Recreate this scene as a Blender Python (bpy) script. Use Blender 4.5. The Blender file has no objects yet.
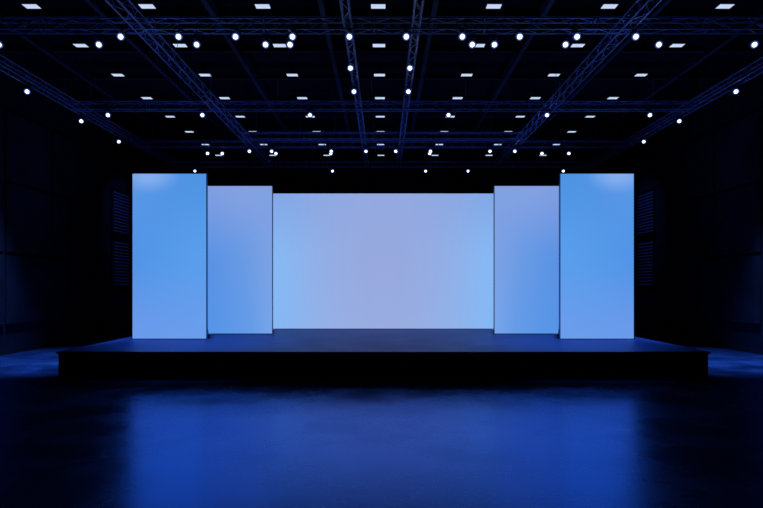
import bpy, math, random
from mathutils import Vector, Matrix
random.seed(4)
S = bpy.context.scene
try:
    S.view_settings.view_transform = 'Standard'
    S.view_settings.look = 'None'
except Exception as e:
    print(e)

def lin(c, k=1.0):
    r = []
    for v in c:
        v = v/255.0
        r.append((v/12.92 if v <= 0.04045 else ((v+0.055)/1.055)**2.4)*k)
    return (r[0], r[1], r[2], 1.0)

# ------------------------------------------------------------ mesh builder
class MB:
    def __init__(s):
        s.v = []; s.f = []; s.m = []; s.uv = {}
    def box(s, x0, x1, y0, y1, z0, z1, m=0):
        b = len(s.v)
        s.v += [(x0,y0,z0),(x1,y0,z0),(x1,y1,z0),(x0,y1,z0),(x0,y0,z1),(x1,y0,z1),(x1,y1,z1),(x0,y1,z1)]
        for q in [(3,2,1,0),(4,5,6,7),(0,1,5,4),(1,2,6,5),(2,3,7,6),(3,0,4,7)]:
            s.f.append(tuple(b+i for i in q)); s.m.append(m)
    def bevbox(s, x0, x1, y0, y1, z0, z1, r, m=0):
        pts = [(x0+r,z0),(x1-r,z0),(x1,z0+r),(x1,z1-r),(x1-r,z1),(x0+r,z1),(x0,z1-r),(x0,z0+r)]
        b = len(s.v); n = len(pts)
        s.v += [(p[0],y0,p[1]) for p in pts]+[(p[0],y1,p[1]) for p in pts]
        s.f.append(tuple(b+i for i in range(n))); s.m.append(m)
        s.f.append(tuple(b+n+i for i in reversed(range(n)))); s.m.append(m)
        for i in range(n):
            j = (i+1) % n
            s.f.append((b+j, b+i, b+n+i, b+n+j)); s.m.append(m)
    def quad(s, pts, m=0, uv=True):
        b = len(s.v); s.v += pts
        s.f.append((b,b+1,b+2,b+3)); s.m.append(m)
        s.uv[len(s.f)-1] = [(0,0),(1,0),(1,1),(0,1)]
    def cyl(s, a, c, r, n=6, m=0, r2=None, cap=True, mcap=None):
        a = Vector(a); c = Vector(c); d = (c-a)
        if d.length < 1e-6: return
        d.normalize()
        u = d.orthogonal().normalized(); w = d.cross(u)
        r2 = r if r2 is None else r2
        b = len(s.v)
        for i in range(n):
            t = 2*math.pi*i/n
            s.v.append(tuple(a+(u*math.cos(t)+w*math.sin(t))*r))
        for i in range(n):
            t = 2*math.pi*i/n
            s.v.append(tuple(c+(u*math.cos(t)+w*math.sin(t))*r2))
        for i in range(n):
            j = (i+1) % n
            s.f.append((b+i, b+j, b+n+j, b+n+i)); s.m.append(m)
        if cap:
            s.f.append(tuple(b+i for i in reversed(range(n)))); s.m.append(m)
            s.f.append(tuple(b+n+i for i in range(n))); s.m.append(m if mcap is None else mcap)
    def obj(s, name, mats, smooth=False):
        me = bpy.data.meshes.new(name)
        me.from_pydata(s.v, [], s.f)
        for mt in mats: me.materials.append(mt)
        for i, p in enumerate(me.polygons):
            p.material_index = s.m[i]; p.use_smooth = smooth
        if s.uv:
            l = me.uv_layers.new(name='UVMap')
            for fi, uvs in s.uv.items():
                for k, li in enumerate(me.polygons[fi].loop_indices):
                    l.data[li].uv = uvs[k]
        me.update()
        o = bpy.data.objects.new(name, me)
        S.collection.objects.link(o)
        return o

# ------------------------------------------------------------ materials
def mat(name):
    m = bpy.data.materials.new(name); m.use_nodes = True
    nt = m.node_tree
    return m, nt, nt.nodes['Principled BSDF'], nt.nodes['Material Output']

def pmat(name, col, rough=0.6, metal=0.0, spec=0.5, noise=0.0, scale=4.0):
    m, nt, p, o = mat(name)
    p.inputs['Roughness'].default_value = rough
    p.inputs['Metallic'].default_value = metal
    p.inputs['Specular IOR Level'].default_value = spec
    if noise > 0:
        tc = nt.nodes.new('ShaderNodeTexCoord')
        nz = nt.nodes.new('ShaderNodeTexNoise'); nz.inputs['Scale'].default_value = scale
        nz.inputs['Detail'].default_value = 6
        cr = nt.nodes.new('ShaderNodeValToRGB')
        cr.color_ramp.elements[0].position = 0.3; cr.color_ramp.elements[1].position = 0.7
        cr.color_ramp.elements[0].color = (col[0]*(1-noise), col[1]*(1-noise), col[2]*(1-noise), 1)
        cr.color_ramp.elements[1].color = (col[0]*(1+noise), col[1]*(1+noise), col[2]*(1+noise), 1)
        nt.links.new(tc.outputs['Object'], nz.inputs['Vector'])
        nt.links.new(nz.outputs['Fac'], cr.inputs['Fac'])
        nt.links.new(cr.outputs['Color'], p.inputs['Base Color'])
    else:
        p.inputs['Base Color'].default_value = (col[0], col[1], col[2], 1)
    return m

def emat(name, col, k):
    m, nt, p, o = mat(name)
    e = nt.nodes.new('ShaderNodeEmission')
    e.inputs['Color'].default_value = col; e.inputs['Strength'].default_value = k
    nt.links.new(e.outputs[0], o.inputs['Surface'])
    return m

def screen_mat(name, bottom, mid, top, hot=None, strength=1.0):
    m, nt, p, o = mat(name)
    N = nt.nodes; L = nt.links
    tc = N.new('ShaderNodeTexCoord')
    sp = N.new('ShaderNodeSeparateXYZ'); L.new(tc.outputs['UV'], sp.inputs[0])
    def ramp(stops):
        r = N.new('ShaderNodeValToRGB'); r.color_ramp.interpolation = 'B_SPLINE'
        el = r.color_ramp.elements
        while len(el) < len(stops): el.new(0.5)
        for i, (pp, c) in enumerate(stops):
            el[i].position = pp; el[i].color = lin(c)
        L.new(sp.outputs['X'], r.inputs['Fac'])
        return r
    a, b, c = ramp(bottom), ramp(mid), ramp(top)
    def mr(lo, hi):
        q = N.new('ShaderNodeMapRange'); q.interpolation_type = 'SMOOTHSTEP'
        q.inputs['From Min'].default_value = lo; q.inputs['From Max'].default_value = hi
        L.new(sp.outputs['Y'], q.inputs['Value']); return q
    def mix(f, x, y, bt='MIX'):
        q = N.new('ShaderNodeMix'); q.data_type = 'RGBA'; q.blend_type = bt
        L.new(f, q.inputs['Factor']); L.new(x, q.inputs['A']); 
        if isinstance(y, tuple): q.inputs['B'].default_value = y
        else: L.new(y, q.inputs['B'])
        return q.outputs['Result']
    r = mix(mr(-0.05, 0.55).outputs[0], a.outputs[0], b.outputs[0])
    r = mix(mr(0.45, 1.05).outputs[0], r, c.outputs[0])
    if hot:
        hu, hv, rad, hc = hot
        mp = N.new('ShaderNodeVectorMath'); mp.operation = 'SUBTRACT'
        mp.inputs[1].default_value = (hu, hv, 0); L.new(tc.outputs['UV'], mp.inputs[0])
        ms = N.new('ShaderNodeVectorMath'); ms.operation = 'MULTIPLY'
        ms.inputs[1].default_value = (1.0, 3.6, 0); L.new(mp.outputs[0], ms.inputs[0])
        ln = N.new('ShaderNodeVectorMath'); ln.operation = 'LENGTH'; L.new(ms.outputs[0], ln.inputs[0])
        q = N.new('ShaderNodeMapRange'); q.interpolation_type = 'SMOOTHERSTEP'
        q.inputs['From Min'].default_value = 0; q.inputs['From Max'].default_value = rad
        q.inputs['To Min'].default_value = 0.42; q.inputs['To Max'].default_value = 0
        L.new(ln.outputs['Value'], q.inputs['Value'])
        r = mix(q.outputs[0], r, lin(hc))
    e = N.new('ShaderNodeEmission'); e.inputs['Strength'].default_value = strength
    L.new(r, e.inputs['Color']); L.new(e.outputs[0], o.inputs['Surface'])
    return m

M_black = pmat('black_paint', (0.004,0.005,0.008), 0.7, spec=0.2)
M_wall = pmat('dark_wall', (0.006,0.008,0.018), 0.9, spec=0.1, noise=0.3, scale=2)
M_ceil = pmat('black_ceiling', (0.003,0.0035,0.007), 0.95, spec=0.05)
M_panelwall = pmat('acoustic_felt', (0.008,0.011,0.024), 0.95, spec=0.1, noise=0.4, scale=1.5)
M_beam = pmat('painted_steel_beam', (0.012,0.015,0.034), 0.7, spec=0.2)
M_truss = pmat('aluminium_truss', (0.17,0.20,0.40), 0.4, metal=0.3)
M_can = pmat('lamp_housing', (0.01,0.012,0.02), 0.45)
M_frame = pmat('screen_frame', (0.10,0.12,0.26), 0.35, metal=0.5)
M_deckside = pmat('stage_skirt', (0.0015,0.0018,0.003), 0.9, spec=0.05)
M_trim = pmat('stage_trim', (0.05,0.08,0.2), 0.35, metal=0.6)
M_lens = emat('lamp_lens', lin((225,235,255)), 5)
M_halo = emat('lamp_inner_halo', lin((150,175,245)), 0.65)  # emissive ring imitating the soft glow around a lens
M_halo2 = emat('lamp_outer_halo', lin((60,85,200)), 0.25)  # fainter blue halo, painted as emission on the housing front
M_down = emat('downlight_diffuser', lin((196,214,246)), 1.0)
M_slat = pmat('blind_slat', (0.05,0.06,0.14), 0.6)

# stage deck material
m, nt, p, o = mat('stage_deck'); M_deck = m
tc = nt.nodes.new('ShaderNodeTexCoord'); nz = nt.nodes.new('ShaderNodeTexNoise')
nz.inputs['Scale'].default_value = 1.2; nz.inputs['Detail'].default_value = 5
nt.links.new(tc.outputs['Object'], nz.inputs['Vector'])
mr = nt.nodes.new('ShaderNodeMapRange'); mr.inputs['To Min'].default_value = 0.40; mr.inputs['To Max'].default_value = 0.55
nt.links.new(nz.outputs['Fac'], mr.inputs['Value']); nt.links.new(mr.outputs[0], p.inputs['Roughness'])
p.inputs['Base Color'].default_value = (0.035,0.085,0.30,1)
p.inputs['Metallic'].default_value = 0.4
p.inputs['Specular IOR Level'].default_value = 0.15
p.inputs['Specular Tint'].default_value = (0.3,0.5,1,1)

# polished concrete floor
m, nt, p, o = mat('polished_concrete'); M_floor = m
N = nt.nodes; L = nt.links
tc = N.new('ShaderNodeTexCoord')
n1 = N.new('ShaderNodeTexNoise'); n1.inputs['Scale'].default_value = 0.8; n1.inputs['Detail'].default_value = 8; n1.inputs['Roughness'].default_value = 0.6
n2 = N.new('ShaderNodeTexNoise'); n2.inputs['Scale'].default_value = 14; n2.inputs['Detail'].default_value = 6
L.new(tc.outputs['Object'], n1.inputs['Vector']); L.new(tc.outputs['Object'], n2.inputs['Vector'])
r1 = N.new('ShaderNodeMapRange'); r1.inputs['From Min'].default_value = .35; r1.inputs['From Max'].default_value = .65
r1.inputs['To Min'].default_value = 0.21; r1.inputs['To Max'].default_value = 0.32
L.new(n1.outputs['Fac'], r1.inputs['Value']); L.new(r1.outputs[0], p.inputs['Roughness'])
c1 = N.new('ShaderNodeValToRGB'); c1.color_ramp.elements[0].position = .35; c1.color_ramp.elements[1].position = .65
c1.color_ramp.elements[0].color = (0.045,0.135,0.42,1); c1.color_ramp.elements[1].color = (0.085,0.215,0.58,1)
L.new(n1.outputs['Fac'], c1.inputs['Fac']); L.new(c1.outputs[0], p.inputs['Base Color'])
p.inputs['Metallic'].default_value = 0.9
p.inputs['Specular Tint'].default_value = (0.5,0.62,1,1)
bp = N.new('ShaderNodeBump'); bp.inputs['Strength'].default_value = 0.05; bp.inputs['Distance'].default_value = 0.02
L.new(n2.outputs['Fac'], bp.inputs['Height']); L.new(bp.outputs[0], p.inputs['Normal'])

# ------------------------------------------------------------ room
XW, Y0, Y1, ZC = 11.0, -5.0, 32.0, 8.9
def slab(name, a, mt):
    b = MB(); b.box(*a); return b.obj(name, [mt])
slab('floor', (-XW-.3, XW+.3, Y0-.3, Y1+.3, -0.2, 0.0), M_floor)
slab('ceiling', (-XW-.3, XW+.3, Y0-.3, Y1+.3, ZC, ZC+.2), M_ceil)
slab('wall_back', (-XW-.3, XW+.3, Y1, Y1+.3, 0, ZC), M_wall)
slab('wall_front', (-XW-.3, XW+.3, Y0-.3, Y0, 0, ZC), M_wall)
for sgn, nm in ((-1,'left'),(1,'right')):
    b = MB()
    xa, xb = sorted((sgn*XW, sgn*(XW+.3)))
    b.box(xa, xb, Y0, Y1, 0, ZC, 0)
    for i in range(12):
        y = Y0+0.4+i*2.45
        if y+2.3 > 23.6: break
        for z0, z1 in ((0.9,2.9),(3.0,5.0),(5.1,7.1)):
            xa, xb = sorted((sgn*XW, sgn*(XW-0.06)))
            b.box(xa, xb, y, y+2.3, z0, z1, 1)
    b.obj('wall_'+nm, [M_wall, M_panelwall])
    b = MB(); xa, xb = sorted((sgn*XW, sgn*(XW-0.03)))
    b.box(xa, xb, Y0, Y1, 0, 0.15, 0); b.obj('baseboard_'+nm, [M_black])
    b = MB()
    for (z0, z1) in ((1.95,3.98),(4.12,6.0)):
        for (y0, y1) in ((24.2,25.9),(26.0,27.7)):
            xa, xb = sorted((sgn*(XW-0.002), sgn*(XW-0.10)))
            t = 0.06
            b.box(xa, xb, y0, y1, z0, z0+t, 0); b.box(xa, xb, y0, y1, z1-t, z1, 0)
            b.box(xa, xb, y0, y0+t, z0, z1, 0); b.box(xa, xb, y1-t, y1, z0, z1, 0)
            k = int((z1-z0-.12)/0.13)
            for j in range(k):
                z = z0+.1+j*0.13
                xi, xo = sgn*(XW-0.02), sgn*(XW-0.085)
                b.quad([(xo,y0+t,z),(xo,y1-t,z),(xi,y1-t,z+0.09),(xi,y0+t,z+0.09)], 1)
    b.obj('window_'+('1' if sgn < 0 else '2'), [M_black, M_slat])

# ceiling steel: rafters between the downlight columns, purlins between rows
b = MB()
for k in range(-4, 4):
    x = (k+.5)*2.69-.12
    b.box(x-.03, x+.03, Y0, Y1, ZC-.28, ZC, 0)
    b.box(x-.06, x+.06, Y0, Y1, ZC-.30, ZC-.28, 0)
for n in range(-7, 8):
    y = 13.9+2.26*(n+.5)
    b.box(-XW, XW, y-.04, y+.04, ZC-.16, ZC, 0)
b.obj('ceiling_beams', [M_beam])

# ------------------------------------------------------------ downlights
b = MB()
zd = 8.62
for n in range(-5, 8):
    y = 14.2+2.31*n
    for k in range(-4, 5):
        x = k*2.735-0.12
        if abs(x) > XW-.3: continue
        b.bevbox(x-.18, x+.18, y-.12, y+.12, zd, zd+.06, 0.02, 0)
        b.cyl((x,y,zd+.06), (x,y,ZC), .02, 6, 0)
        b.quad([(x-.17,y+.11,zd-.004),(x+.17,y+.11,zd-.004),(x+.17,y-.11,zd-.004),(x-.17,y-.11,zd-.004)], 1)
b.obj('ceiling_downlights', [M_can, M_down])

# ------------------------------------------------------------ truss grid
b = MB()
ZT = 7.75; TW = 0.24
def truss(p0, p1, z, w=0.30, bay=0.40, r=0.017, hang=3.0):
    p0 = Vector((p0[0], p0[1], z)); p1 = Vector((p1[0], p1[1], z))
    d = p1-p0; Ln = d.length; d.normalize(); sd = Vector((-d.y, d.x, 0)); up = Vector((0,0,1))
    h = w/2
    cs = [sd*h+up*h, -sd*h+up*h, -sd*h-up*h, sd*h-up*h]
    for c in cs: b.cyl(p0+c, p1+c, r, 6)
    n = int(Ln/bay); bay = Ln/n
    for i in range(n):
        a0 = p0+d*bay*i; a1 = p0+d*bay*(i+1)
        for k in range(4):
            c0, c1 = cs[k], cs[(k+1) % 4]
            if i % 2: c0, c1 = c1, c0
            b.cyl(a0+c0, a1+c1, r*.45, 4, cap=False)
        if i % 6 == 0:
            for k in range(4): b.cyl(a0+cs[k], a0+cs[(k+1) % 4], r*.6, 4, cap=False)
    t = 0.6
    while t < Ln:
        q = p0+d*t
        b.cyl(q+up*h, Vector((q.x,q.y,ZC-.302)), 0.007, 5)
        t += hang
for x in (-9.85,-5.35,-0.78,0.72,5.35,9.85):
    truss((x, -3), (x, 28.5), ZT, w=TW if abs(x) > 1 else 0.16)
for y, xe in ((4.5,9.97),(13.25,9.97),(19.2,9.97),(23.0,5.47),(24.35,9.97),(28.38,9.97)):
    truss((-xe, y), (xe, y), ZT, w=TW)
b.obj('lighting_truss_grid', [M_truss])

# ------------------------------------------------------------ spotlights
b = MB()
def spot(x, y, z):
    d = Vector((-x*0.03, -1, -0.62)).normalized()
    c = Vector((x, y, z))
    zt = ZT-TW/2-.019
    b.cyl((x,y,z+.13), (x,y,zt), .014, 6)
    b.box(x-.10, x+.10, y-.015, y+.015, z+.115, z+.13)
    for s in (-1,1): b.box(x+s*.10-.006, x+s*.10+.006, y-.015, y+.015, z-.02, z+.13)
    b.cyl(c-d*.14, c-d*.02, .045, 14, 0, r2=.08)
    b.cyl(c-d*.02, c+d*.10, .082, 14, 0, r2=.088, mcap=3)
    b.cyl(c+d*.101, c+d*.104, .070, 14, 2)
    b.cyl(c+d*.105, c+d*.109, .048, 14, 1)
Z = 7.47
rows = [
 (13.12, [-5.72,-4.46,-3.22,-1.98,-.74,.5,1.72,2.97,4.22,5.5]),
 (13.55,[-8.65,-6.4,-4.2,-2.65,-2.1,2.0,2.5,4.1,6.2,8.35]),
 (15.0, [-.82,.66]), (16.8,[-9.95,-.82,.7,9.85]),
 (19.1,[-8.75,-5.75,-2.33,2.07,5.2,8.47]),
 (19.8,[-9.95,9.75]), (22.6,[-9.95,9.8]),
 (24.2,[-5.4,-4.5,-2.1,-.7,.5,1.9,4.3,5.3]),
 (24.6,[-7.2,-6.6,-4.4,-2.15,1.9,6.5,7.6]),
 (28.35,[-8.9,-2.4,2,4,8.5]),
 (4.5,[-8,-4,0,4,8]),
]
for y, xs in rows:
    for x in xs: spot(x, y, Z)
b.obj('stage_spotlights', [M_can, M_lens, M_halo, M_halo2])

# ------------------------------------------------------------ stage
ZS = 0.6
YF, YB, XS = 12.77, 20.6, 6.96
b = MB()
b.box(-XS+.03, XS-.03, YF+.03, YB, 0.0, ZS-.05, 0)
b.bevbox(-XS, XS, YF, YB, ZS-.05, ZS-.006, 0.006, 0)
b.quad([(-XS,YF,ZS),(XS,YF,ZS),(XS,YB,ZS),(-XS,YB,ZS)], 1)
b.box(-XS, -XS+.03, YF+.03, YB, ZS-.006, ZS-.001, 2)
b.box(XS-.03, XS, YF+.03, YB, ZS-.006, ZS-.001, 2)
b.box(-XS-.004, XS+.004, YF-.004, YF+.03, ZS-.018, ZS+.003, 2)
b.box(-XS+.02, XS-.02, YF+.008, YF+.03, 0.0, 0.03, 2)
for k in range(1, 7):
    x = -XS+k*2*XS/7
    b.box(x-.004, x+.004, YF+.024, YF+.031, 0.03, ZS-.05, 3)
b.obj('stage_platform', [M_deckside, M_deck, M_trim, M_black])

# ------------------------------------------------------------ LED panels
def led(name, x0, x1, y, h, smat, th=0.10):
    b = MB()
    z0 = ZS+0.002; z1 = z0+h; e = 0.015
    b.box(x0, x0+e, y, y+th, z0, z1, 0); b.box(x1-e, x1, y, y+th, z0, z1, 0)
    b.box(x0+e, x1-e, y, y+th, z1-e, z1, 0); b.box(x0+e, x1-e, y, y+th, z0, z0+e, 0)
    b.box(x0+e, x1-e, y+.03, y+th-.01, z0+e, z1-e, 0)
    q = y+.003
    b.quad([(x0+e,q,z0+e),(x1-e,q,z0+e),(x1-e,q,z1-e),(x0+e,q,z1-e)], 1)
    n = max(2, int((x1-x0)/1.6)+1)
    for i in range(n):
        x = x0+.2+(x1-x0-.4)*i/(n-1)
        b.box(x-.025, x+.025, y+th, y+th+.05, z0, z1-.1, 0)
        L_ = 0.7
        b.cyl((x,y+th+.03,z0+1.9), (x,y+th+L_,z0+.03), .022, 6, 0)
        b.box(x-.03, x+.03, y+th, y+th+L_+.05, z0, z0+.03, 0)
        b.box(x-.14, x+.14, y+th+L_-.3, y+th+L_, z0+.03, z0+.09, 0)
    for k in range(5):
        z = z0+.3+k*(h-.6)/4
        b.box(x0+.1, x1-.1, y+th, y+th+.03, z-.02, z+.02, 0)
    return b.obj(name, [M_frame, smat])

def mirror(st): return [(1-p_, c) for p_, c in reversed(st)]
def pair(nm, bo, mi, to, hot, k=1.0):
    a = screen_mat(nm+'_a', bo, mi, to, hot, k)
    h2 = (1-hot[0],)+tuple(hot[1:]) if hot else None
    c = screen_mat(nm+'_b', mirror(bo), mirror(mi), mirror(to), h2, k)
    return a, c
fa, fb = pair('led_content_outer',
    [(0,(108,154,236)),(1,(106,158,235))],
    [(0,(80,146,230)),(0.5,(86,154,234)),(1,(90,158,236))],
    [(0,(92,152,231)),(0.5,(80,146,226)),(1,(78,148,228))],
    (0.22,1.0,0.55,(172,202,250)))
sa, sb = pair('led_content_inner',
    [(0,(82,146,232)),(0.7,(100,156,231)),(1,(122,166,235))],
    [(0,(86,144,228)),(0.6,(104,155,228)),(1,(128,162,228))],
    [(0,(126,157,226)),(0.5,(134,162,225)),(1,(128,160,225))],
    None)
mm = screen_mat('led_content_main',
    [(0,(130,184,246)),(0.1,(134,183,243)),(0.22,(146,178,233)),(0.4,(154,172,225)),(0.6,(154,172,225)),(0.78,(146,178,233)),(.9,(134,183,243)),(1,(130,184,246))],
    [(0,(132,186,247)),(0.1,(136,183,242)),(0.22,(146,175,230)),(0.42,(151,168,222)),(0.58,(151,168,222)),(0.78,(146,175,230)),(.9,(136,183,242)),(1,(132,186,247))],
    [(0,(128,169,231)),(0.1,(132,168,230)),(0.22,(140,168,226)),(0.4,(148,169,223)),(0.6,(148,169,223)),(0.78,(140,168,226)),(.9,(132,168,230)),(1,(128,169,231))])
led('led_screen_panel', -6.62, -4.65, 15.80, 4.37, fa)
led('led_screen_panel', 4.65, 6.61, 15.80, 4.37, fb)
led('led_screen_panel', -5.20, -3.23, 17.5, 4.33, sa)
led('led_screen_panel', 3.23, 5.20, 17.5, 4.33, sb)
led('led_video_wall', -3.95, 3.95, 19.5, 4.42, mm)

# ------------------------------------------------------------ lights
def sp(name, loc, tgt, e, col, ang, blend=0.8, r=0.05):
    l = bpy.data.lights.new(name, 'SPOT'); l.energy = e; l.color = col; l.spot_size = math.radians(ang); l.spot_blend = blend
    l.shadow_soft_size = r
    o = bpy.data.objects.new(name, l); o.location = loc
    o.rotation_euler = (Vector(tgt)-Vector(loc)).to_track_quat('-Z','Y').to_euler(); S.collection.objects.link(o); return o
BL = (0.12, 0.25, 1.0)
BL2 = (0.16, 0.36, 1.0)
for i, x in enumerate((-8.5, 8.5)):
    sp('truss_fill_light', (x, 22.0, 0.5), (x*0.5, 17, 8), 600, BL, 120)  # added blue fill without a fixture, brightens trusses and ceiling
sp('truss_fill_light', (0, 21.6, 0.4), (0, 20, 8), 500, BL, 130)  # another added fill, unseen behind the video wall
for s in (-1, 1):
    sp('floor_fill_light', (s*9.7, 16.4, 7.4), (s*9.3, 16.4, 0), 6000, BL2, 56, 1.0)  # added unseen spot, brightens the floor beside the stage
    sp('window_fill_light', (s*8.2, 23.0, 7.3), (s*11, 26.0, 3.8), 200, BL, 70)  # added unseen spot so the window slats catch some blue
for s in (-1, 1):
    sp('deck_fill_light', (s*4.6, 13.6, 7.3), (s*4.6, 14.9, 0.6), 1200, BL2, 50, 1.0)  # added unseen spot, gives the deck more blue

w = bpy.data.worlds.new('World'); S.world = w; w.use_nodes = True
w.node_tree.nodes['Background'].inputs[0].default_value = (0.01,0.02,0.06,1)
w.node_tree.nodes['Background'].inputs[1].default_value = 0.1

cam = bpy.data.cameras.new('Camera'); co = bpy.data.objects.new('Camera', cam); S.collection.objects.link(co)
co.location = (0,0,2); co.rotation_euler = (math.radians(90),0,0)
cam.sensor_width = 36; cam.lens = 600/763*36; cam.shift_x = -0.0024; cam.shift_y = 0.042
cam.clip_end = 200
S.camera = co
